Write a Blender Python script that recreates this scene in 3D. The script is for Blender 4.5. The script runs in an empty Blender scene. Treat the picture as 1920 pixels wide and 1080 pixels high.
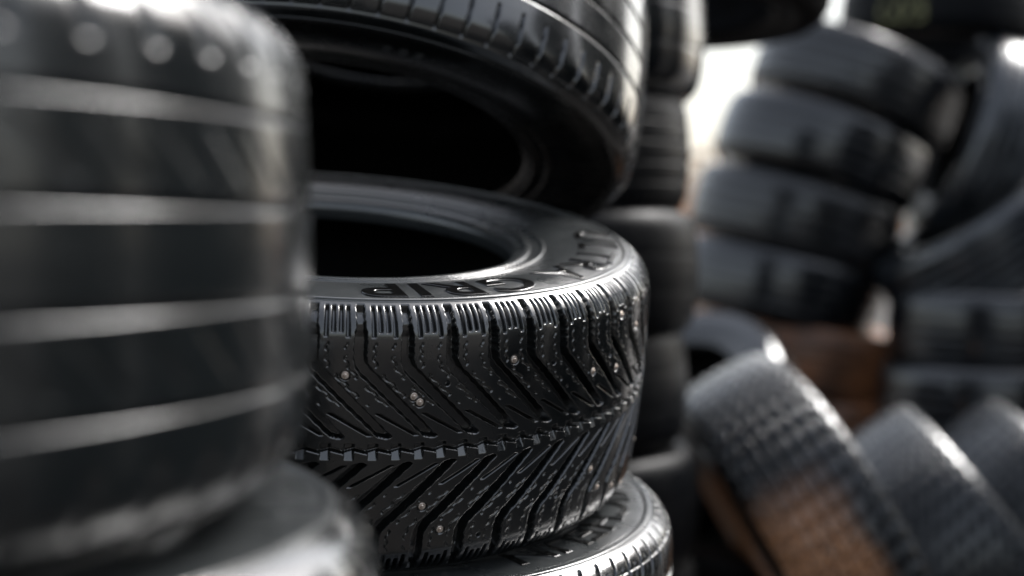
import bpy, math, random
import numpy as np
from mathutils import Vector, Matrix, Euler
random.seed(7); np.random.seed(7)
S = bpy.context.scene; COL = S.collection
PI = math.pi; RAD = math.radians
EYE = 0.72

# ---------------------------------------------------------------- materials
def new_mat(name):
    m = bpy.data.materials.new(name); m.use_nodes = True
    nt = m.node_tree; b = nt.nodes['Principled BSDF']
    return m, nt, b
def N(nt, t, **k):
    n = nt.nodes.new(t)
    for a, v in k.items(): setattr(n, a, v)
    return n
def math_node(nt, op, a, b=None, c=None):
    n = N(nt, 'ShaderNodeMath', operation=op)
    for i, v in enumerate((a, b, c)):
        if v is None: continue
        if isinstance(v, (int, float)): n.inputs[i].default_value = v
        else: nt.links.new(v, n.inputs[i])
    return n.outputs[0]
def ramp(nt, src, stops):
    r = N(nt, 'ShaderNodeValToRGB')
    e = r.color_ramp.elements
    e[0].position, e[0].color = stops[0][0], stops[0][1]
    e[1].position, e[1].color = stops[-1][0], stops[-1][1]
    for p, c in stops[1:-1]:
        x = e.new(p); x.color = c
    nt.links.new(src, r.inputs[0]); return r.outputs[0]
def maprange(nt, src, a, b, c=0.0, d=1.0):
    r = N(nt, 'ShaderNodeMapRange', interpolation_type='SMOOTHSTEP'); r.inputs[1].default_value = a; r.inputs[2].default_value = b
    r.inputs[3].default_value = c; r.inputs[4].default_value = d; nt.links.new(src, r.inputs[0]); return r.outputs[0]
def g(v): return (v, v, v, 1)

def rubber(name, base=(.011, .012, .0125), dirt=(.10, .075, .055), dirt_lo=.55, dirt_hi=.75, rough=(.22, .42),
           bump=.25, polar=False, dirt_scale=7.0, dirt_amt=.5, coat=.6, coat_rough=.12, spec=.5, grit_amt=.08, zone=False):
    m, nt, b = new_mat(name)
    tc = N(nt, 'ShaderNodeTexCoord'); P = tc.outputs['Object']
    n1 = N(nt, 'ShaderNodeTexNoise'); n1.inputs['Scale'].default_value = dirt_scale; n1.inputs['Detail'].default_value = 6
    n2 = N(nt, 'ShaderNodeTexNoise'); n2.inputs['Scale'].default_value = 140; n2.inputs['Detail'].default_value = 4
    n3 = N(nt, 'ShaderNodeTexNoise'); n3.inputs['Scale'].default_value = 900; n3.inputs['Detail'].default_value = 2
    n4 = N(nt, 'ShaderNodeTexNoise'); n4.inputs['Scale'].default_value = 28; n4.inputs['Detail'].default_value = 5
    oi = N(nt, 'ShaderNodeObjectInfo')
    off = N(nt, 'ShaderNodeVectorMath', operation='ADD')
    sc = N(nt, 'ShaderNodeVectorMath', operation='SCALE')
    cmb = N(nt, 'ShaderNodeCombineXYZ')
    for i in range(3): nt.links.new(oi.outputs['Random'], cmb.inputs[i])
    nt.links.new(cmb.outputs[0], sc.inputs[0]); sc.inputs['Scale'].default_value = 13.0
    nt.links.new(P, off.inputs[0]); nt.links.new(sc.outputs[0], off.inputs[1])
    for n in (n1, n2, n3, n4): nt.links.new(off.outputs[0], n.inputs['Vector'])
    sx = N(nt, 'ShaderNodeSeparateXYZ'); nt.links.new(P, sx.inputs[0])
    X, Y, Z = sx.outputs
    if zone:   # mud on one side of the tread only
        zz = math_node(nt, 'MULTIPLY', maprange(nt, X, -.26, .0), maprange(nt, Z, .10, -.03))
        zz = math_node(nt, 'ADD', zz, math_node(nt, 'MULTIPLY', math_node(nt, 'SUBTRACT', n1.outputs[0], .5), .7))
        d1 = maprange(nt, zz, .10, .75)
    else:
        d1 = ramp(nt, n1.outputs[0], [(dirt_lo, g(0)), (dirt_hi, g(1))])
    d2 = ramp(nt, n2.outputs[0], [(.40, g(.25)), (.66, g(1))])
    d = math_node(nt, 'MULTIPLY', d1, d2); d = math_node(nt, 'MULTIPLY', d, dirt_amt)
    grit = ramp(nt, n3.outputs[0], [(.70, g(0)), (.76, g(1))])
    grit = math_node(nt, 'MULTIPLY', grit, grit_amt)
    mx = N(nt, 'ShaderNodeMix', data_type='RGBA'); mx.inputs[6].default_value = (*base, 1); mx.inputs[7].default_value = (*dirt, 1)
    nt.links.new(d, mx.inputs[0])
    mx2 = N(nt, 'ShaderNodeMix', data_type='RGBA'); mx2.inputs[7].default_value = (.20, .20, .20, 1)
    nt.links.new(mx.outputs[2], mx2.inputs[6]); nt.links.new(grit, mx2.inputs[0])
    nt.links.new(mx2.outputs[2], b.inputs['Base Color'])
    r = N(nt, 'ShaderNodeMapRange'); r.inputs[1].default_value = .3; r.inputs[2].default_value = .7
    r.inputs[3].default_value = rough[0]; r.inputs[4].default_value = rough[1]
    nt.links.new(n4.outputs[0], r.inputs[0])
    rr = math_node(nt, 'ADD', r.outputs[0], math_node(nt, 'MULTIPLY', d, .5))
    nt.links.new(rr, b.inputs['Roughness'])
    b.inputs['Specular IOR Level'].default_value = spec
    b.inputs['Coat Weight'].default_value = coat; b.inputs['Coat Roughness'].default_value = coat_rough
    h = math_node(nt, 'MULTIPLY', n2.outputs[0], .0006)
    h = math_node(nt, 'ADD', h, math_node(nt, 'MULTIPLY', n3.outputs[0], .00018))
    if polar:
        ang = math_node(nt, 'ARCTAN2', Y, X)
        rad = math_node(nt, 'SQRT', math_node(nt, 'ADD', math_node(nt, 'MULTIPLY', X, X), math_node(nt, 'MULTIPLY', Y, Y)))
        line = math_node(nt, 'SINE', math_node(nt, 'MULTIPLY', ang, 520.0))
        m1 = math_node(nt, 'MULTIPLY', math_node(nt, 'GREATER_THAN', rad, .232), math_node(nt, 'LESS_THAN', rad, .243))
        m2 = math_node(nt, 'MULTIPLY', math_node(nt, 'GREATER_THAN', rad, .2868), math_node(nt, 'LESS_THAN', rad, .2895))
        ln = math_node(nt, 'MULTIPLY', line, math_node(nt, 'ADD', m1, m2))
        h = math_node(nt, 'ADD', h, math_node(nt, 'MULTIPLY', ln, .0005))
        m3 = math_node(nt, 'LESS_THAN', rad, .232)
        rg = math_node(nt, 'MULTIPLY', math_node(nt, 'SINE', math_node(nt, 'MULTIPLY', rad, 1900.0)), m3)
        h = math_node(nt, 'ADD', h, math_node(nt, 'MULTIPLY', rg, .0003))
    bp = N(nt, 'ShaderNodeBump'); bp.inputs['Strength'].default_value = min(1, bump * 2.5); bp.inputs['Distance'].default_value = 1.0
    nt.links.new(h, bp.inputs['Height']); nt.links.new(bp.outputs[0], b.inputs['Normal'])
    if coat: nt.links.new(bp.outputs[0], b.inputs['Coat Normal'])
    return m
M_main = rubber('wet_black_rubber', base=(.0038, .0050, .0055), rough=(.17, .30), dirt_amt=.0, bump=.05, spec=.75, coat=1.0, coat_rough=.10, grit_amt=.025)
M_side = rubber('wet_sidewall_rubber', base=(.025, .028, .029), rough=(.24, .36), dirt_amt=.0, polar=True, bump=.12, spec=1.0, coat=.7, grit_amt=.04)
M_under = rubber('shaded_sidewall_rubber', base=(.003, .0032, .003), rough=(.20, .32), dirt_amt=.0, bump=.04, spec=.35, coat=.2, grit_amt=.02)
M_letter = rubber('raised_letter_rubber', base=(.004, .004, .004), rough=(.14, .22), dirt_amt=0, bump=.02, spec=.6, coat=.5, coat_rough=.08, grit_amt=0)
M_smooth = rubber('worn_smooth_rubber', base=(.0065, .0082, .0090), rough=(.19, .28), dirt_amt=.0, bump=.03, spec=.5, coat=.3, coat_rough=.12, grit_amt=.02)
M_dark = rubber('dry_inner_rubber', base=(.002, .002, .002), rough=(.5, .7), dirt_amt=.1, coat=0, spec=.2)
M_bg = rubber('weathered_rubber', base=(.0022, .0034, .0048), rough=(.17, .26), dirt_amt=.02, bump=.05, spec=.4, coat=.85, coat_rough=.14)
M_shade = rubber('dull_shaded_rubber', base=(.0025, .003, .004), rough=(.36, .5), dirt_amt=.02, bump=.06, spec=.10, coat=0)
M_bg2 = rubber('dusty_grey_rubber', base=(.009, .012, .016), dirt=(.18, .19, .20), dirt_lo=.47, dirt_hi=.68, rough=(.22, .36), dirt_amt=.4, coat=.9)
M_brown = rubber('muddy_brown_rubber', base=(.016, .012, .010), dirt=(.66, .26, .10), dirt_lo=.30, dirt_hi=.52, rough=(.32, .48), dirt_amt=1.0, dirt_scale=3.0, coat=.5)
M_patch = rubber('brown_streaked_rubber', base=(.007, .009, .012), dirt=(.66, .31, .14), rough=(.22, .36), dirt_amt=1.0, dirt_scale=6, coat=.7, zone=True)
M_steel, nt, b = new_mat('stud_steel')
b.inputs['Metallic'].default_value = .75; b.inputs['Roughness'].default_value = .35
nn = N(nt, 'ShaderNodeTexNoise'); nn.inputs['Scale'].default_value = 900
tcx = N(nt, 'ShaderNodeTexCoord'); nt.links.new(tcx.outputs['Object'], nn.inputs['Vector'])
nt.links.new(ramp(nt, nn.outputs[0], [(.38, (.45, .34, .27, 1)), (.62, (.95, .88, .8, 1))]), b.inputs['Base Color'])
M_chalk, nt, b = new_mat('yellow_chalk')
b.inputs['Roughness'].default_value = .9
nn = N(nt, 'ShaderNodeTexNoise'); nn.inputs['Scale'].default_value = 120
nt.links.new(ramp(nt, nn.outputs[0], [(.35, (.10, .10, .05, 1)), (.6, (.32, .31, .15, 1))]), b.inputs['Base Color'])

# ---------------------------------------------------------------- mesh helpers
def link(name, me, parent=None, mat=None):
    o = bpy.data.objects.new(name, me); COL.objects.link(o)
    if parent: o.parent = parent
    if mat is not None and me is not None and len(o.material_slots):
        o.material_slots[0].link = 'OBJECT'; o.material_slots[0].material = mat
    return o
def grid_mesh(name, V, closed_u=True, mat=None):
    nu, nv, _ = V.shape
    me = bpy.data.meshes.new(name)
    iu = np.arange(nu if closed_u else nu - 1); jv = np.arange(nv - 1)
    I, J = np.meshgrid(iu, jv, indexing='ij'); I2 = (I + 1) % nu
    F = np.stack([I * nv + J, I2 * nv + J, I2 * nv + J + 1, I * nv + J + 1], -1).reshape(-1, 4)
    me.vertices.add(nu * nv); me.vertices.foreach_set('co', V.reshape(-1).astype(np.float32))
    nf = len(F); me.loops.add(nf * 4); me.loops.foreach_set('vertex_index', F.reshape(-1).astype(np.int32))
    me.polygons.add(nf); me.polygons.foreach_set('loop_start', (np.arange(nf) * 4).astype(np.int32))
    try: me.polygons.foreach_set('loop_total', np.full(nf, 4, np.int32))
    except Exception: pass
    me.update(calc_edges=True); me.polygons.foreach_set('use_smooth', np.ones(nf, bool))
    me.materials.append(mat); me.update()
    return me
def catmull(pts, n=8):
    P = np.array(pts, float); P = np.vstack([2 * P[0] - P[1], P, 2 * P[-1] - P[-2]]); out = []
    for i in range(1, len(P) - 2):
        for t in np.linspace(0, 1, n, endpoint=False):
            a, b_, c, d = P[i - 1], P[i], P[i + 1], P[i + 2]
            out.append(.5 * (2 * b_ + (c - a) * t + (2 * a - 5 * b_ + 4 * c - d) * t ** 2 + (3 * b_ - a - 3 * c + d) * t ** 3))
    out.append(P[-2]); return np.array(out)
def lathe_pts(prof, ang):
    r = prof[:, 0][None, :]; z = prof[:, 1][None, :]; a = ang[:, None]
    return np.stack([r * np.sin(a), -r * np.cos(a), z + 0 * a], -1)
def sstep(x): x = np.clip(x, 0, 1); return x * x * (3 - 2 * x)

def tread_profile(R, k=1.0, rnd=0.0):
    A = np.array([(R, 0), (R - .0006, .03), (R - .0016, .06), (R - .0038, .084), (R - .0085, .0950), (R - .0155, .1025), (R - .024, .1075)])
    B = np.array([(R, 0), (R - .0018, .03), (R - .0055, .058), (R - .0105, .078), (R - .0155, .091), (R - .0205, .101), (R - .024, .1075)])
    half = catmull(A * (1 - rnd) + B * rnd, 14)
    full = np.vstack([half[::-1] * [1, -1], half[1:]])
    full[:, 1] *= k
    ds = np.r_[0, np.cumsum(np.hypot(*np.diff(full, axis=0).T))]; ds -= ds[-1] / 2
    return full, ds
def sidewall_profile(R, rb, k=1.0):
    p = catmull([(R - .024, .1075), (R - .0262, .1079), (R - .0268, .1096), (R - .0295, .1101), (R - .0315, .1098), (R - .0325, .1086), (R - .040, .1092),
                 (R - .055, .1100), (R - .075, .1092), (rb + .045, .1060), (rb + .034, .1035), (rb + .0325, .1046), (rb + .030, .1046), (rb + .0285, .1028),
                 (rb + .020, .1015), (rb + .0185, .1030), (rb + .0135, .1030), (rb + .012, .1010), (rb + .005, .0985), (rb + .001, .094), (rb, .088), (rb + .001, .080)], 5)
    p[:, 1] *= k; return p
def liner_profile(R, rb, k=1.0):
    h = [(rb + .001, .080), (rb + .010, .077), (rb + .022, .086), (rb + .05, .098), (R - .06, .101), (R - .035, .094), (R - .018, .07), (R - .014, .035)]
    p = catmull(h + [(R - .013, 0)] + [(r, -z) for r, z in h[::-1]], 4); p[:, 1] *= k
    return p
def make_set(name, R, rb, hfun, nv, ang, k=1.0, nseg=256, side_mat=M_side, mat=M_main, rnd=0.0):
    prof, s = tread_profile(R, k, rnd); Smax = s[-1]
    sv = np.linspace(-Smax, Smax, nv)
    r = np.interp(sv, s, prof[:, 0]); z = np.interp(sv, s, prof[:, 1])
    tr, tz = np.gradient(r, sv), np.gradient(z, sv); L = np.hypot(tr, tz); nr, nz = tz / L, -tr / L
    U, T = np.meshgrid(ang * R, sv, indexing='ij')
    h = hfun(U, T, R, Smax)
    rr = r[None] + nr[None] * h; zz = z[None] + nz[None] * h; A = ang[:, None]
    tread = grid_mesh(name + '_tread', np.stack([rr * np.sin(A), -rr * np.cos(A), zz], -1), mat=mat)
    a2 = np.linspace(0, 2 * PI, nseg, endpoint=False)
    sp = sidewall_profile(R, rb, k)
    up = grid_mesh(name + '_side_up', lathe_pts(sp, a2), mat=side_mat)
    dn = grid_mesh(name + '_side_dn', lathe_pts(sp[::-1] * [1, -1], a2), mat=side_mat)
    ln = grid_mesh(name + '_liner', lathe_pts(liner_profile(R, rb, k), a2), mat=M_dark)
    return dict(tread=tread, up=up, dn=dn, ln=ln, R=R, rb=rb, k=k, Smax=Smax, prof=prof, s=s, sp=sp)
def tyre(st, loc, rot, label, group=None, mat=None, smat=None):
    e = bpy.data.objects.new('car_tyre', None); COL.objects.link(e)
    e.location = loc; e.rotation_euler = Euler([RAD(v) for v in rot]); e.empty_display_size = .1
    e['label'] = label; e['category'] = 'tyre'
    if group: e['group'] = group
    parts = {}
    parts['tread'] = link('tread', st['tread'], e, mat)
    parts['up'] = link('sidewall', st['up'], e, smat or mat)
    parts['dn'] = link('sidewall', st['dn'], e, smat or mat)
    parts['ln'] = link('inner_liner', st['ln'], e)
    return e, parts

# ---------------------------------------------------------------- tread patterns (height in metres, groove = negative)
def near(x): return np.abs(((x + .5) % 1.0) - .5)
NP = 54
SW = 1.45
def off_curve(t):          # in pitches; grooves sweep towards +u near the centre line
    x = np.clip(.62 - t, 0, None); x = np.where(x < .12, x * x / .24, x - .06)
    return x * SW / .42
def stud_layout():
    out = []
    seq_t = [.56, .44, .50, .70, .36]; seq_b = [.50, .66, .40, .74, .58]
    for kk in range(NP):
        seen = kk <= 18 or kk >= NP - 8
        for side, seq in ((1, seq_t), (-1, seq_b)):
            if not seen and kk % 2: continue
            if seen and (kk + (side > 0)) % 7 == 5: continue
            t = seq[(kk * 2 + (0 if side > 0 else 3)) % 5]
            ph = kk + .5 + off_curve(np.array(t)) + (0 if side > 0 else .5)
            hollow = random.random() < .16
            out.append((float(ph) % NP, side * t, hollow))
        if kk % 6 == 2:
            out.append(((kk + .5 + float(off_curve(np.array(.32)))) % NP, .32, False))
    return out
STUDS = stud_layout()
def h_studded(U, T, R, Sm):
    p = 2 * PI * R / NP; side = np.sign(T); t = np.abs(T) / Sm
    ph = U / p - np.where(T < 0, .5, 0.0)
    off = off_curve(t); q = ph - off
    slope = np.where(t < .62, SW * p / (.42 * Sm) * np.clip((.62 - t) / .12, 0, 1), 0); c = 1 / np.sqrt(1 + slope ** 2)
    d = near(q) * p * c; idx = np.round(q)
    hw = .0047 - .0010 * np.clip((.6 - t) / .5, 0, 1) - .0014 * sstep((t - .74) / .1)
    D = .0115 * (1 - .45 * sstep((t - .74) / .14)) * (1 - sstep((t - .95) / .04))
    hw = hw * sstep((t - .075) / .02)
    hw = hw + .00025 * np.sin(T * 900 + idx * 2.3) * (hw > .001)
    e = .0009
    G = D * sstep((hw - d) / e + .5) * (hw > .0003)
    # short bent branch near the centre end of every block
    q2 = q - .52 + (t - .18) * 2.4
    d2 = near(q2) * p * .8; G = np.maximum(G, .0060 * sstep((.0015 - d2) / e + .5) * ((t > .10) & (t < .25)))
    tri = np.abs(((U / p * 2.0) % 1) - .5) * 4 - 1
    dc = np.abs(T - .0012 * tri)
    G = np.maximum(G, .006 * sstep((.0014 - dc) / e + .5))
    dn = near(U / p * 2.0 + .25) * p / 2.0
    G = np.maximum(G, .0050 * sstep((.0036 - dn) / e + .5) * np.clip((T + .0080) / .0080, 0, 1) * sstep((.0055 - T) / e + .5))
    for f in (.27, .42, .58, .73):
        ds = near(ph - f) * p
        G = np.maximum(G, .0048 * sstep((.0014 - ds) / e + .5) * sstep((t - (.74 if f in (.27, .73) else .77)) / .02) * (1 - sstep((t - .95) / .03)))
    sq = np.clip(2.0 * np.sin(np.abs(T) / .0080 * 2 * PI), -1, 1) * .0011
    for f, (a0, a1) in ((.30, (.30, .71)), (.70, (.30, .71))):
        dz = np.abs((((q - f + .5) % 1) - .5) * p * c + sq * .8)
        G = np.maximum(G, .0012 * sstep((.00055 - dz) / .0007 + .5) * ((t > a0) & (t < a1)) * (near(np.abs(T) / .024 + f) > .10))
    h = -G
    C = 2 * PI * R
    for sp, stt, hollow in STUDS:
        u0 = sp * p; du = ((U - u0 + C / 2) % C) - C / 2
        rowmask = np.abs(du[:, 0]) < .008
        if not rowmask.any(): continue
        dd = np.hypot(du[rowmask], T[rowmask] - stt * Sm)
        hh = h[rowmask]
        w = sstep((.0056 - dd) / .001); hh = hh * (1 - w)
        hh = hh - (.0045 if hollow else .0018) * sstep(((.0021 if hollow else .0040) - dd) / .0008 + .5)
        h[rowmask] = hh
    return h
def h_rib4(U, T, R, Sm):       # broad smooth ribs, four open grooves, shoulder notches
    t = np.abs(T) / Sm; G = np.zeros_like(T)
    for s0, w in ((-.0610, .8), (-.0205, 1.0), (.0200, .85), (.0600, .7)):
        x = T - s0      # steep upper wall, open sloping lower wall
        G = np.maximum(G, .0046 * sstep((.0022 * w - x) / .0014) * sstep((x + .0036 * w) / .0034))
    n = 58; p = 2 * PI * R / n
    d = near(U / p + (t - .7) * .5) * p
    G = np.maximum(G, .0030 * sstep((.0024 - d) / .0022 + .5) * sstep((t - .64) / .03) * (1 - sstep((t - .80) / .10)))
    d = near(U / p + T / .03 + .3) * p
    G = np.maximum(G, .0016 * sstep((.0010 - d) / .001 + .5) * ((np.abs(np.abs(T) - .040) < .012)))
    return -G
def h_lateral(U, T, R, Sm):    # shoulder blocks cut by curved lateral grooves, ribs inside
    t = np.abs(T) / Sm; G = np.zeros_like(T)
    for s0 in (-.058, -.019, .019, .058):
        G = np.maximum(G, .0065 * sstep((.0042 - np.abs(T - s0)) / .0016 + .3))
    n = 84; p = 2 * PI * R / n
    q = U / p - 1.2 * np.clip(t - .5, 0, 1) ** 2 * 3
    d = near(q) * p
    dep = .0055 * (1 - sstep((t - .93) / .05))
    G = np.maximum(G, dep * sstep((.0017 - d) / .0008 + .5) * sstep((t - .56) / .02))
    d = near(q + .5) * p
    G = np.maximum(G, .002 * sstep((.0007 - d) / .0006 + .5) * ((t > .6) & (t < .86)))
    d = near(U / p + T / .016) * p
    G = np.maximum(G, .003 * sstep((.0009 - d) / .0008 + .5) * (t < .42))
    G = np.maximum(G, .0018 * sstep((.0008 - np.abs(np.abs(T) - .82 * Sm)) / .0008 + .5))
    return -G
def h_edge(U, T, R, Sm):       # mostly smooth ribs with short slots along the shoulder
    t = np.abs(T) / Sm; G = np.zeros_like(T)
    for s0 in (-.040, .0, .040):
        G = np.maximum(G, .0030 * sstep((.0024 - np.abs(T - s0)) / .0016 + .3))
    n = 74; p = 2 * PI * R / n
    d = near(U / p + .25 * (t - .8)) * p
    G = np.maximum(G, .0050 * sstep((.0016 - d) / .0008 + .5) * sstep((t - .50) / .02) * (1 - sstep((t - .88) / .04)))
    G = np.maximum(G, .0018 * sstep((.0009 - np.abs(np.abs(T) - .90 * Sm)) / .0008 + .5))
    return -G
def h_block(U, T, R, Sm):      # coarse winter blocks for the heap
    t = np.abs(T) / Sm; G = np.zeros_like(T); n = 60; p = 2 * PI * R / n
    for s0 in (-.045, 0, .045):
        G = np.maximum(G, .007 * sstep((.004 - np.abs(T - s0)) / .002 + .3))
    q = U / p + np.abs(T) / .035
    G = np.maximum(G, .006 * sstep((.003 - near(q) * p) / .002 + .4) * (1 - sstep((t - .93) / .05)))
    return -G
def h_fine(U, T, R, Sm):       # closed ribs with only fine slits
    t = np.abs(T) / Sm; G = np.zeros_like(T); n = 90; p = 2 * PI * R / n
    for s0 in (-.05, -.017, .017, .05):
        G = np.maximum(G, .004 * sstep((.0016 - np.abs(T - s0)) / .002 + .3))
    G = np.maximum(G, .002 * sstep((.0016 - near(U / p) * p) / .002 + .4) * ((t > .66) & (t < .9)))
    return -G
def h_worn(U, T, R, Sm):       # nearly bald
    G = .0018 * sstep((.0016 - np.abs(np.abs(T) - .03)) / .002 + .3)
    return -G
def h_multi(U, T, R, Sm):      # lengthwise ribs
    t = np.abs(T) / Sm
    G = .0080 * sstep((.0042 - near(T / .030 + .5) * .030) / .0022 + .4) * (t < .85)
    return -G
def h_knob(U, T, R, Sm):       # small staggered blocks, a coarse wet texture from afar
    t = np.abs(T) / Sm; n = 56; p = 2 * PI * R / n; w = .028
    row = np.floor(T / w + .5)
    G = .007 * sstep((.0028 - np.abs(T / w + .5 - np.round(T / w + .5)) * w) / .002 + .4)
    G = np.maximum(G, .008 * sstep((.0042 - near(U / p + row * .5 + T / .05) * p) / .002 + .4))
    return -G * (1 - sstep((t - .93) / .05))

def angles(n): return np.linspace(0, 2 * PI, n, endpoint=False)
fine = np.linspace(RAD(-60), RAD(112), 1800, endpoint=False); coarse = np.linspace(RAD(112), RAD(300), 620, endpoint=False)
ST_main = make_set('studded', .32, .180, h_studded, 400, np.r_[fine, coarse], k=1.05, nseg=420)
ST_up = make_set('edge_slots', .34, .205, h_edge, 230, angles(2000), nseg=360)
ST_rib = make_set('rib', .32, .19, h_rib4, 230, angles(1000), k=1.06, nseg=256, mat=M_smooth, side_mat=M_smooth)
ST_low = make_set('lateral_low', .322, .19, h_lateral, 200, angles(1800), nseg=300)
ST_bg1 = make_set('bg_fine', .315, .19, h_fine, 110, angles(540), k=.93, nseg=128, mat=M_bg, side_mat=M_bg, rnd=.5)
ST_bg2 = make_set('bg_block', .325, .19, h_block, 90, angles(540), k=1.0, nseg=128, mat=M_bg, side_mat=M_bg, rnd=.4)
ST_bg3 = make_set('bg_lat', .315, .19, h_lateral, 110, angles(700), k=.93, nseg=128, mat=M_bg, side_mat=M_bg, rnd=.5)
ST_bg4 = make_set('bg_knob', .325, .19, h_knob, 120, angles(800), k=1.05, nseg=128, mat=M_bg, side_mat=M_bg, rnd=.45)
ST_bg5 = make_set('bg_worn', .315, .19, h_worn, 60, angles(300), k=.93, nseg=128, mat=M_bg, side_mat=M_bg, rnd=.5)
ST_bg6 = make_set('bg_rings', .32, .19, h_multi, 130, angles(400), k=1.0, nseg=128, mat=M_bg, side_mat=M_bg, rnd=.3)

# ---------------------------------------------------------------- raised lettering bent round a sidewall
def lettering(text, st, part, a_start, a_end, r0, r1, bottom=False, mat=M_letter, raise_=.0013, name='lettering', spacing=1.0, bold=.012):
    cu = bpy.data.curves.new('t', 'FONT'); cu.body = text; cu.size = 1; cu.space_character = spacing
    cu.extrude = .02; cu.bevel_depth = .006 ; cu.bevel_resolution = 0; cu.resolution_u = 8; cu.offset = bold
    o = bpy.data.objects.new('t', cu); COL.objects.link(o)
    dg = bpy.context.evaluated_depsgraph_get()
    me = bpy.data.meshes.new_from_object(o.evaluated_get(dg)); bpy.data.objects.remove(o)
    co = np.empty(len(me.vertices) * 3, np.float32); me.vertices.foreach_get('co', co); co = co.reshape(-1, 3)
    x, y, z = co.T; x0, x1 = x.min(), x.max(); y0, y1 = y.min(), y.max(); z0, z1 = z.min(), z.max()
    A = a_start + (a_end - a_start) * (x - x0) / (x1 - x0)
    rr = r0 + (r1 - r0) * (y - y0) / (y1 - y0)
    sp = st['sp'][::-1]; o_ = np.argsort(sp[:, 0]); zz = np.interp(rr, sp[o_, 0], sp[o_, 1])
    zz = zz - .0006 + (raise_ + .0006) * (z - z0) / (z1 - z0)
    if bottom: zz = -zz
    V = np.stack([rr * np.sin(A), -rr * np.cos(A), zz], -1).astype(np.float32)
    me.vertices.foreach_set('co', V.reshape(-1)); me.materials.clear(); me.materials.append(mat)
    me.polygons.foreach_set('use_smooth', np.zeros(len(me.polygons), bool)); me.update()
    return link(name, me, part)

# ---------------------------------------------------------------- the focused stack
e_main, pm = tyre(ST_main, (-.190, 1.40, EYE - .106), (11, 5, 0),
                  'sharp studded winter tyre with arrow tread and raised letters, in the middle of the stack')
lettering('ULTRA GRIP', ST_main, pm['up'], RAD(104), RAD(14), .2455, .2850, spacing=1.06)
prof, s = ST_main['prof'], ST_main['s']
sm = bpy.data.meshes.new('stud')
spf = np.array([(.0, .0012), (.0010, .0012), (.0014, .0009), (.0014, .0002), (.0027, .0001), (.0031, -.0003), (.0032, -.002)])
sv_, sf_ = [], []; K = 14
for r_, z_ in spf[1:]:
    for k_ in range(K): sv_.append((r_ * math.cos(2 * PI * k_ / K), r_ * math.sin(2 * PI * k_ / K), z_))
for i in range(len(spf) - 2):
    for k_ in range(K):
        a, b_ = i * K + k_, i * K + (k_ + 1) % K
        sf_.append((a, a + K, b_ + K, b_))
sf_.append(tuple(range(K)))
sm.from_pydata(sv_, [], sf_); sm.materials.append(M_steel); sm.update()
cnt = 0
order = sorted(STUDS, key=lambda q: min(abs(q[0] - 5), NP - abs(q[0] - 5)))
for ph, t, hollow in order:
    if hollow or cnt >= 98: continue
    cnt += 1
    sS = t * ST_main['Smax']; r_ = np.interp(sS, s, prof[:, 0]); z_ = np.interp(sS, s, prof[:, 1])
    r2 = np.interp(sS + .001, s, prof[:, 0]); z2 = np.interp(sS + .001, s, prof[:, 1])
    tr, tz = r2 - r_, z2 - z_; L = math.hypot(tr, tz); nr, nz = tz / L, -tr / L
    a = ph * 2 * PI / NP
    n = Vector((nr * math.sin(a), -nr * math.cos(a), nz))
    ob = link('stud', sm, e_main); q = n.to_track_quat('Z', 'Y')
    ob.location = Vector((r_ * math.sin(a), -r_ * math.cos(a), z_)) - n * .0004
    ob.rotation_euler = q.to_euler()

UT = 21
e_up, pu = tyre(ST_up, (-.183, 1.690, EYE + .188), (-UT, 6.5, 0),
                'large tyre tipped back on top of the stack, showing its dark underside and hollow')
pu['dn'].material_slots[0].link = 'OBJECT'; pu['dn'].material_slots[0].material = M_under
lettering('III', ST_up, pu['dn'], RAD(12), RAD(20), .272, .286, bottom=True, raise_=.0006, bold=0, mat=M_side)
tyre(ST_bg2, (-.183 + .025, 1.690 + .216 * math.sin(RAD(UT)), EYE + .190 + .216 * math.cos(RAD(UT))), (-UT, 6, 0), 'unseen tyre added on the tipped tyre to block the sky, above the picture')  # added out of view so no sky shows through the tipped tyre
tyre(ST_bg1, (-.12, 1.91, EYE + .62), (-12, 3, 0), 'unseen covering tyre added atop the middle stack to block the sky, above the picture')  # second added cover, keeps the tipped tyre's hollow dark
e_lo, pl = tyre(ST_low, (-.165, 1.41, .360), (6, 3, 0),
                'tyre under the studded winter tyre, raised letters showing at lower right')
lettering('MICHELIN', ST_low, pl['up'], RAD(100), RAD(38), .240, .275, raise_=.0012)
tyre(ST_bg2, (-.17, 1.40, .11), (0, 0, 0), 'bottom tyre of the middle stack, flat on the ground')

# ---------------------------------------------------------------- left foreground stack
tyre(ST_rib, (-.420, .69, EYE - .010), (0, 0, 20), 'large blurred foreground tyre at left with four smooth grooves', mat=M_smooth)
tyre(ST_rib, (-.385, .705, EYE - .258), (0, 0, 70), 'blurred tyre at bottom left corner, under the big foreground tyre', mat=M_main, smat=M_side)
tyre(ST_bg2, (-.40, .70, .235), (0, 0, 0), 'third tyre down in the left foreground stack')
e, _ = tyre(ST_bg2, (-.40, .70, .063), (0, 0, 0), 'bottom tyre of the left foreground stack'); e.scale = (1, 1, .57)

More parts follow.
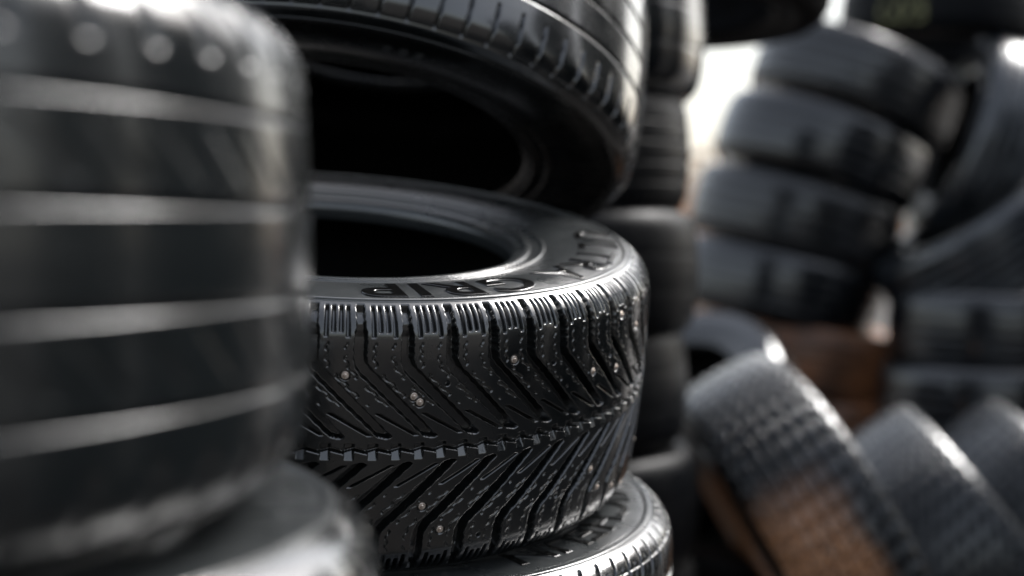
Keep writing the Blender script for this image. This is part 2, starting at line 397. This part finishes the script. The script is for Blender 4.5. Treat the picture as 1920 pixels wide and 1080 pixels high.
# ---------------------------------------------------------------- behind
def at(px, py, Y): return ((px - 960) / 2667 * Y, Y, EYE - (py - 430) / 2667 * Y)
GC = 'column of tyres right behind the focused stack'
for (dx, z, st, lab, m, kz) in ((.0, .078, ST_bg2, 'lowest tyre of the column right behind the focused stack', M_shade, .7),
                        (.012, .25, ST_bg5, 'second tyre from the ground in the column behind the focused stack', M_shade, 1),
                        (-.01, .45, ST_bg5, 'third tyre from the ground in the column behind the focused stack', M_shade, 1),
                        (.008, .65, ST_bg5, 'tyre of the rear column just right of the studded tyre', M_shade, 1),
                        (-.008, .85, ST_bg1, 'narrow-looking tyre set back in the rear column, second from its top', M_shade, 1),
                        (.018, 1.055, ST_bg5, 'grey topmost tyre of the rear column, right of the tipped tyre', M_bg, 1.05)):
    e, _ = tyre(st, (.0 + dx, 2.48, z), (random.uniform(-1.5, 1.5), random.uniform(-1.5, 1.5), random.uniform(0, 360)), lab, GC, m); e.scale = (1, 1, kz)
GL = 'tyres of the leaning stack in the background'
for (px, py, st, rx, ry, lab, m) in (
        (1600, 168, ST_bg3, -3, 22, 'top tyre of the leaning background stack', M_bg),
        (1534, 289, ST_bg1, -3, 19, 'second tyre from the top of the leaning background stack', M_bg),
        (1488, 413, ST_bg3, 0, 15, 'third tyre from the top of the leaning stack, with a bright shine', M_bg),
        (1458, 538, ST_bg1, 0, 13, 'fourth tyre from the top of the leaning stack', M_bg),
        (1505, 664, ST_bg3, 2, 9, 'rust brown muddy tyre low in the leaning stack', M_brown),
        (1530, 800, ST_bg1, 0, 0, 'lowest brown tyre of the leaning stack, on the ground', M_brown)):
    tyre(st, at(px, py, 4.3), (rx, ry, random.uniform(0, 0)), lab, GL, m)
GH = 'loose tyres of the background heap'
eG, pG = tyre(ST_bg1, at(1764, 42, 4.4), (-6, 4, 0), 'dark tyre at the top right with a yellow chalk mark', GH, M_shade)
tyre(ST_bg3, at(1272, -54, 2.95), (-6, 3, 0), 'dark tyre at the very top edge bridging above the bright gap', GH, M_shade)
tyre(ST_bg6, at(1838, 275, 4.2), (0, 109, 0), 'tyre standing on edge and leaning right, at the right side', GH, M_bg2)
tyre(ST_bg6, at(1850, 455, 4.0), (0, -34, 0), 'tyre lying aslant under the tyre on edge, at the right side', GH, M_bg2)
tyre(ST_bg1, at(1885, 615, 3.9), (0, 1, 0), 'upper of two flat dark tyres at the right edge', GH, M_bg)
tyre(ST_bg1, at(1868, 748, 3.85), (0, 0, 0), 'lower of two flat dark tyres at the right edge', GH, M_bg)
tyre(ST_bg2, at(1850, 868, 3.95), (0, 0, 0), 'tyre on the ground under the two flat dark tyres at right', GH, M_bg)
tyre(ST_bg5, at(1275, 795, 3.5), (0, -42, 44), 'tyre with its round dark hole showing, lower centre of the heap', GH, M_bg)
e, _ = tyre(ST_bg4, at(1515, 1000, 2.65), (0, 61, 4), 'large tyre slanting down in front of the heap, brown on its lower side', GH, M_patch); e.scale = (1.06, 1.06, .92)
tyre(ST_bg4, at(1800, 1040, 3.0), (0, 52, -6), 'speckled grey tyre slanting down at the lower right', GH, M_bg2)
tyre(ST_bg4, at(1975, 990, 3.4), (0, 48, -6), 'grey tyre slanting down at the lower right corner, behind the speckled one', GH, M_bg2)
tyre(ST_bg5, at(1200, 1000, 3.05), (10, 25, 0), 'dark tyre low in the heap beside the bottom of the focused stack', GH, M_shade)
for (x, y, n) in ((1.95, 2.95, 8), (1.85, 2.2, 9), (1.75, 1.45, 8), (1.75, .7, 8)):  # stacks added out of view to block low sky light from the right
    for k in range(n):
        tyre(ST_bg1, (x + random.uniform(-.02, .02), y + random.uniform(-.02, .02), .104 + k * .205), (0, 0, random.uniform(0, 360)),
             'unseen dark tyre added to block sky light, in a straight stack beyond the right edge of the picture', 'added light-blocking tyre stacks beyond the right edge', M_shade)

def ribbon(paths, st, w, s_off, a_off, parent):
    V, F = [], []
    for path in paths:
        b0 = len(V)
        for i, (a, sx) in enumerate(path):
            j = min(i + 1, len(path) - 1); k_ = max(i - 1, 0)
            dx, dy = path[j][0] - path[k_][0], path[j][1] - path[k_][1]; L = math.hypot(dx, dy) or 1
            for sg in (-1, 1):
                aa = a - sg * dy / L * w / 2; ss = sx + sg * dx / L * w / 2
                r_ = np.interp(ss + s_off, st['s'], st['prof'][:, 0]) + .0012; z_ = np.interp(ss + s_off, st['s'], st['prof'][:, 1])
                th = a_off + aa / .32
                V.append((r_ * math.sin(th), -r_ * math.cos(th), z_))
        for i in range(len(path) - 1): F.append((b0 + 2 * i, b0 + 2 * i + 2, b0 + 2 * i + 3, b0 + 2 * i + 1))
    me = bpy.data.meshes.new('chalk'); me.from_pydata(V, [], F); me.materials.append(M_chalk); me.update()
    return link('chalk_mark', me, parent)
def arc(cx, cy, rx, ry, a0, a1, n=14): return [(cx + rx * math.cos(RAD(a0 + (a1 - a0) * i / n)), cy + ry * math.sin(RAD(a0 + (a1 - a0) * i / n))) for i in range(n + 1)]
ribbon([arc(-.05, 0, .02, .03, 60, 330), arc(.0, 0, .016, .03, 0, 360), arc(.05, .012, .016, .016, -90, 180), arc(.05, -.014, .018, .016, -150, 90)], ST_bg1, .009, -.046, -.68, pG['tread'])

# ---------------------------------------------------------------- setting
gm, nt, b = new_mat('leafy_earth')
tc = N(nt, 'ShaderNodeTexCoord')
a1 = N(nt, 'ShaderNodeTexNoise'); a1.inputs['Scale'].default_value = 1.2; a1.inputs['Detail'].default_value = 8
a2 = N(nt, 'ShaderNodeTexVoronoi'); a2.inputs['Scale'].default_value = 18
nt.links.new(tc.outputs['Object'], a1.inputs['Vector']); nt.links.new(tc.outputs['Object'], a2.inputs['Vector'])
c1 = ramp(nt, a1.outputs[0], [(.35, (.035, .033, .032, 1)), (.55, (.07, .062, .055, 1)), (.7, (.13, .115, .10, 1))])
mx = N(nt, 'ShaderNodeMix', data_type='RGBA', blend_type='MULTIPLY'); mx.inputs[0].default_value = .5
sv2 = N(nt, 'ShaderNodeHueSaturation'); sv2.inputs['Saturation'].default_value = .2; nt.links.new(a2.outputs['Color'], sv2.inputs['Color'])
nt.links.new(c1, mx.inputs[6]); nt.links.new(sv2.outputs[0], mx.inputs[7]); nt.links.new(mx.outputs[2], b.inputs['Base Color'])
b.inputs['Roughness'].default_value = .85
bp = N(nt, 'ShaderNodeBump'); bp.inputs['Distance'].default_value = .02; nt.links.new(a2.outputs['Distance'], bp.inputs['Height']); nt.links.new(bp.outputs[0], b.inputs['Normal'])
gx = np.r_[np.linspace(-150, -8, 14), np.linspace(-7, 8, 80), np.linspace(9, 150, 14)]; gy = np.r_[np.linspace(-60, -3, 8), np.linspace(-2, 14, 90), np.linspace(16, 300, 16)]
GX, GY = np.meshgrid(gx, gy, indexing='ij')
GZ = -.006 + .004 * np.sin(GX * 3.1 + 1) * np.cos(GY * 2.7) - .002 * np.cos(GX * 9)
gme = grid_mesh('ground', np.stack([GX, GY, GZ], -1), closed_u=False, mat=gm)
go = link('ground', gme); go['kind'] = 'structure'

bm_, nt, b = new_mat('autumn_leaf')
oi = N(nt, 'ShaderNodeTexNoise'); oi.inputs['Scale'].default_value = 5
tc = N(nt, 'ShaderNodeTexCoord'); nt.links.new(tc.outputs['Object'], oi.inputs['Vector'])
nt.links.new(ramp(nt, oi.outputs[0], [(.35, (.20, .10, .05, 1)), (.5, (.45, .25, .14, 1)), (.68, (.6, .44, .33, 1))]), b.inputs['Base Color']); b.inputs['Roughness'].default_value = .7
wm_, nt, b = new_mat('bush_bark'); b.inputs['Base Color'].default_value = (.07, .05, .04, 1); b.inputs['Roughness'].default_value = .9
def bush(x, y, w, h, seed):
    rng = np.random.RandomState(seed)
    e = bpy.data.objects.new('autumn_bush', None); COL.objects.link(e); e.location = (x, y, 0)
    e['label'] = 'blurred pale brown autumn bush far behind the tyre heap'; e['category'] = 'bush'; e['group'] = 'autumn bushes behind the heap'
    V, F = [], []; SV, SF = [], []
    for k in range(16):
        az = rng.uniform(0, 2 * PI); tip = np.array([math.cos(az) * w * rng.uniform(.2, .9), math.sin(az) * w * .6 * rng.uniform(.2, .9), h * rng.uniform(.55, 1)])
        b0 = len(SV); r0 = .02
        for i, f in enumerate((0, .35, .7, 1)):
            c = tip * [f ** 1.3, f ** 1.3, f]; rr = r0 * (1 - .85 * f)
            for q in range(5): SV.append((c[0] + rr * math.cos(q * 2 * PI / 5), c[1] + rr * math.sin(q * 2 * PI / 5), c[2]))
            if i:
                for q in range(5): SF.append((b0 + (i - 1) * 5 + q, b0 + (i - 1) * 5 + (q + 1) % 5, b0 + i * 5 + (q + 1) % 5, b0 + i * 5 + q))
        for l in range(120):
            f = rng.uniform(.3, 1.05); c = tip * [f ** 1.3, f ** 1.3, f] + rng.normal(0, .10, 3)
            if c[2] < .02: continue
            u = rng.normal(size=3); u /= np.linalg.norm(u); v = np.cross(u, rng.normal(size=3)); v /= np.linalg.norm(v); L = rng.uniform(.03, .055)
            b1 = len(V); V += [c - u * L, c + v * L * .5, c + u * L, c - v * L * .5]; F.append((b1, b1 + 1, b1 + 2, b1 + 3))
    me = bpy.data.meshes.new('foliage'); me.from_pydata([tuple(v) for v in V], [], F); me.materials.append(bm_); link('foliage', me, e)
    me = bpy.data.meshes.new('stems'); me.from_pydata(SV, [], SF); me.materials.append(wm_); link('stem', me, e)
for i, (x, y, w, h) in enumerate([(.7, 8, .7, .8), (1.5, 8.6, .8, 1.05), (2.6, 8.2, .9, 1.2), (3.4, 8.8, .9, 1.6), (-.4, 8.6, .9, 1.2), (4.3, 8.2, .8, 1.3), (-1.7, 9, .9, 1.3), (.9, 11, 1.0, 1.2), (1.25, 7.4, .6, .95)]):
    bush(x, y, w, h, 20 + i)

# ---------------------------------------------------------------- light
W = bpy.data.worlds.new('World'); S.world = W; W.use_nodes = True; nt = W.node_tree
bg = nt.nodes['Background']; sky = N(nt, 'ShaderNodeTexSky', sky_type='NISHITA'); sky.sun_disc = False
EL, AZ = 46, 50
sky.sun_elevation = RAD(EL); sky.sun_rotation = RAD(AZ); sky.dust_density = 4; sky.air_density = 1.3; sky.ozone_density = 2
hs = N(nt, 'ShaderNodeHueSaturation'); hs.inputs['Saturation'].default_value = .46; hs.inputs['Value'].default_value = 2.0
nt.links.new(sky.outputs[0], hs.inputs['Color']); nt.links.new(hs.outputs[0], bg.inputs[0]); bg.inputs[1].default_value = .15
sl = bpy.data.lights.new('sun', 'SUN'); sl.energy = 5.0; sl.angle = RAD(22); sl.color = (1, .99, .98)
so = bpy.data.objects.new('sun', sl); COL.objects.link(so)
d = Vector((math.sin(RAD(AZ)) * math.cos(RAD(EL)), math.cos(RAD(AZ)) * math.cos(RAD(EL)), math.sin(RAD(EL))))
so.rotation_euler = d.to_track_quat('Z', 'Y').to_euler()

# ---------------------------------------------------------------- camera
cd = bpy.data.cameras.new('camera'); cd.lens = 50; cd.sensor_width = 36; cd.clip_start = .02; cd.clip_end = 1000
co = bpy.data.objects.new('camera', cd); COL.objects.link(co); co.location = (0, 0, EYE)
co.rotation_euler = (RAD(90 - 2.36), 0, 0); cd.dof.use_dof = True; cd.dof.focus_distance = 1.13; cd.dof.aperture_fstop = 2.3
S.camera = co
S.view_settings.view_transform = 'Standard'; S.view_settings.look = 'None'; S.view_settings.exposure = 0
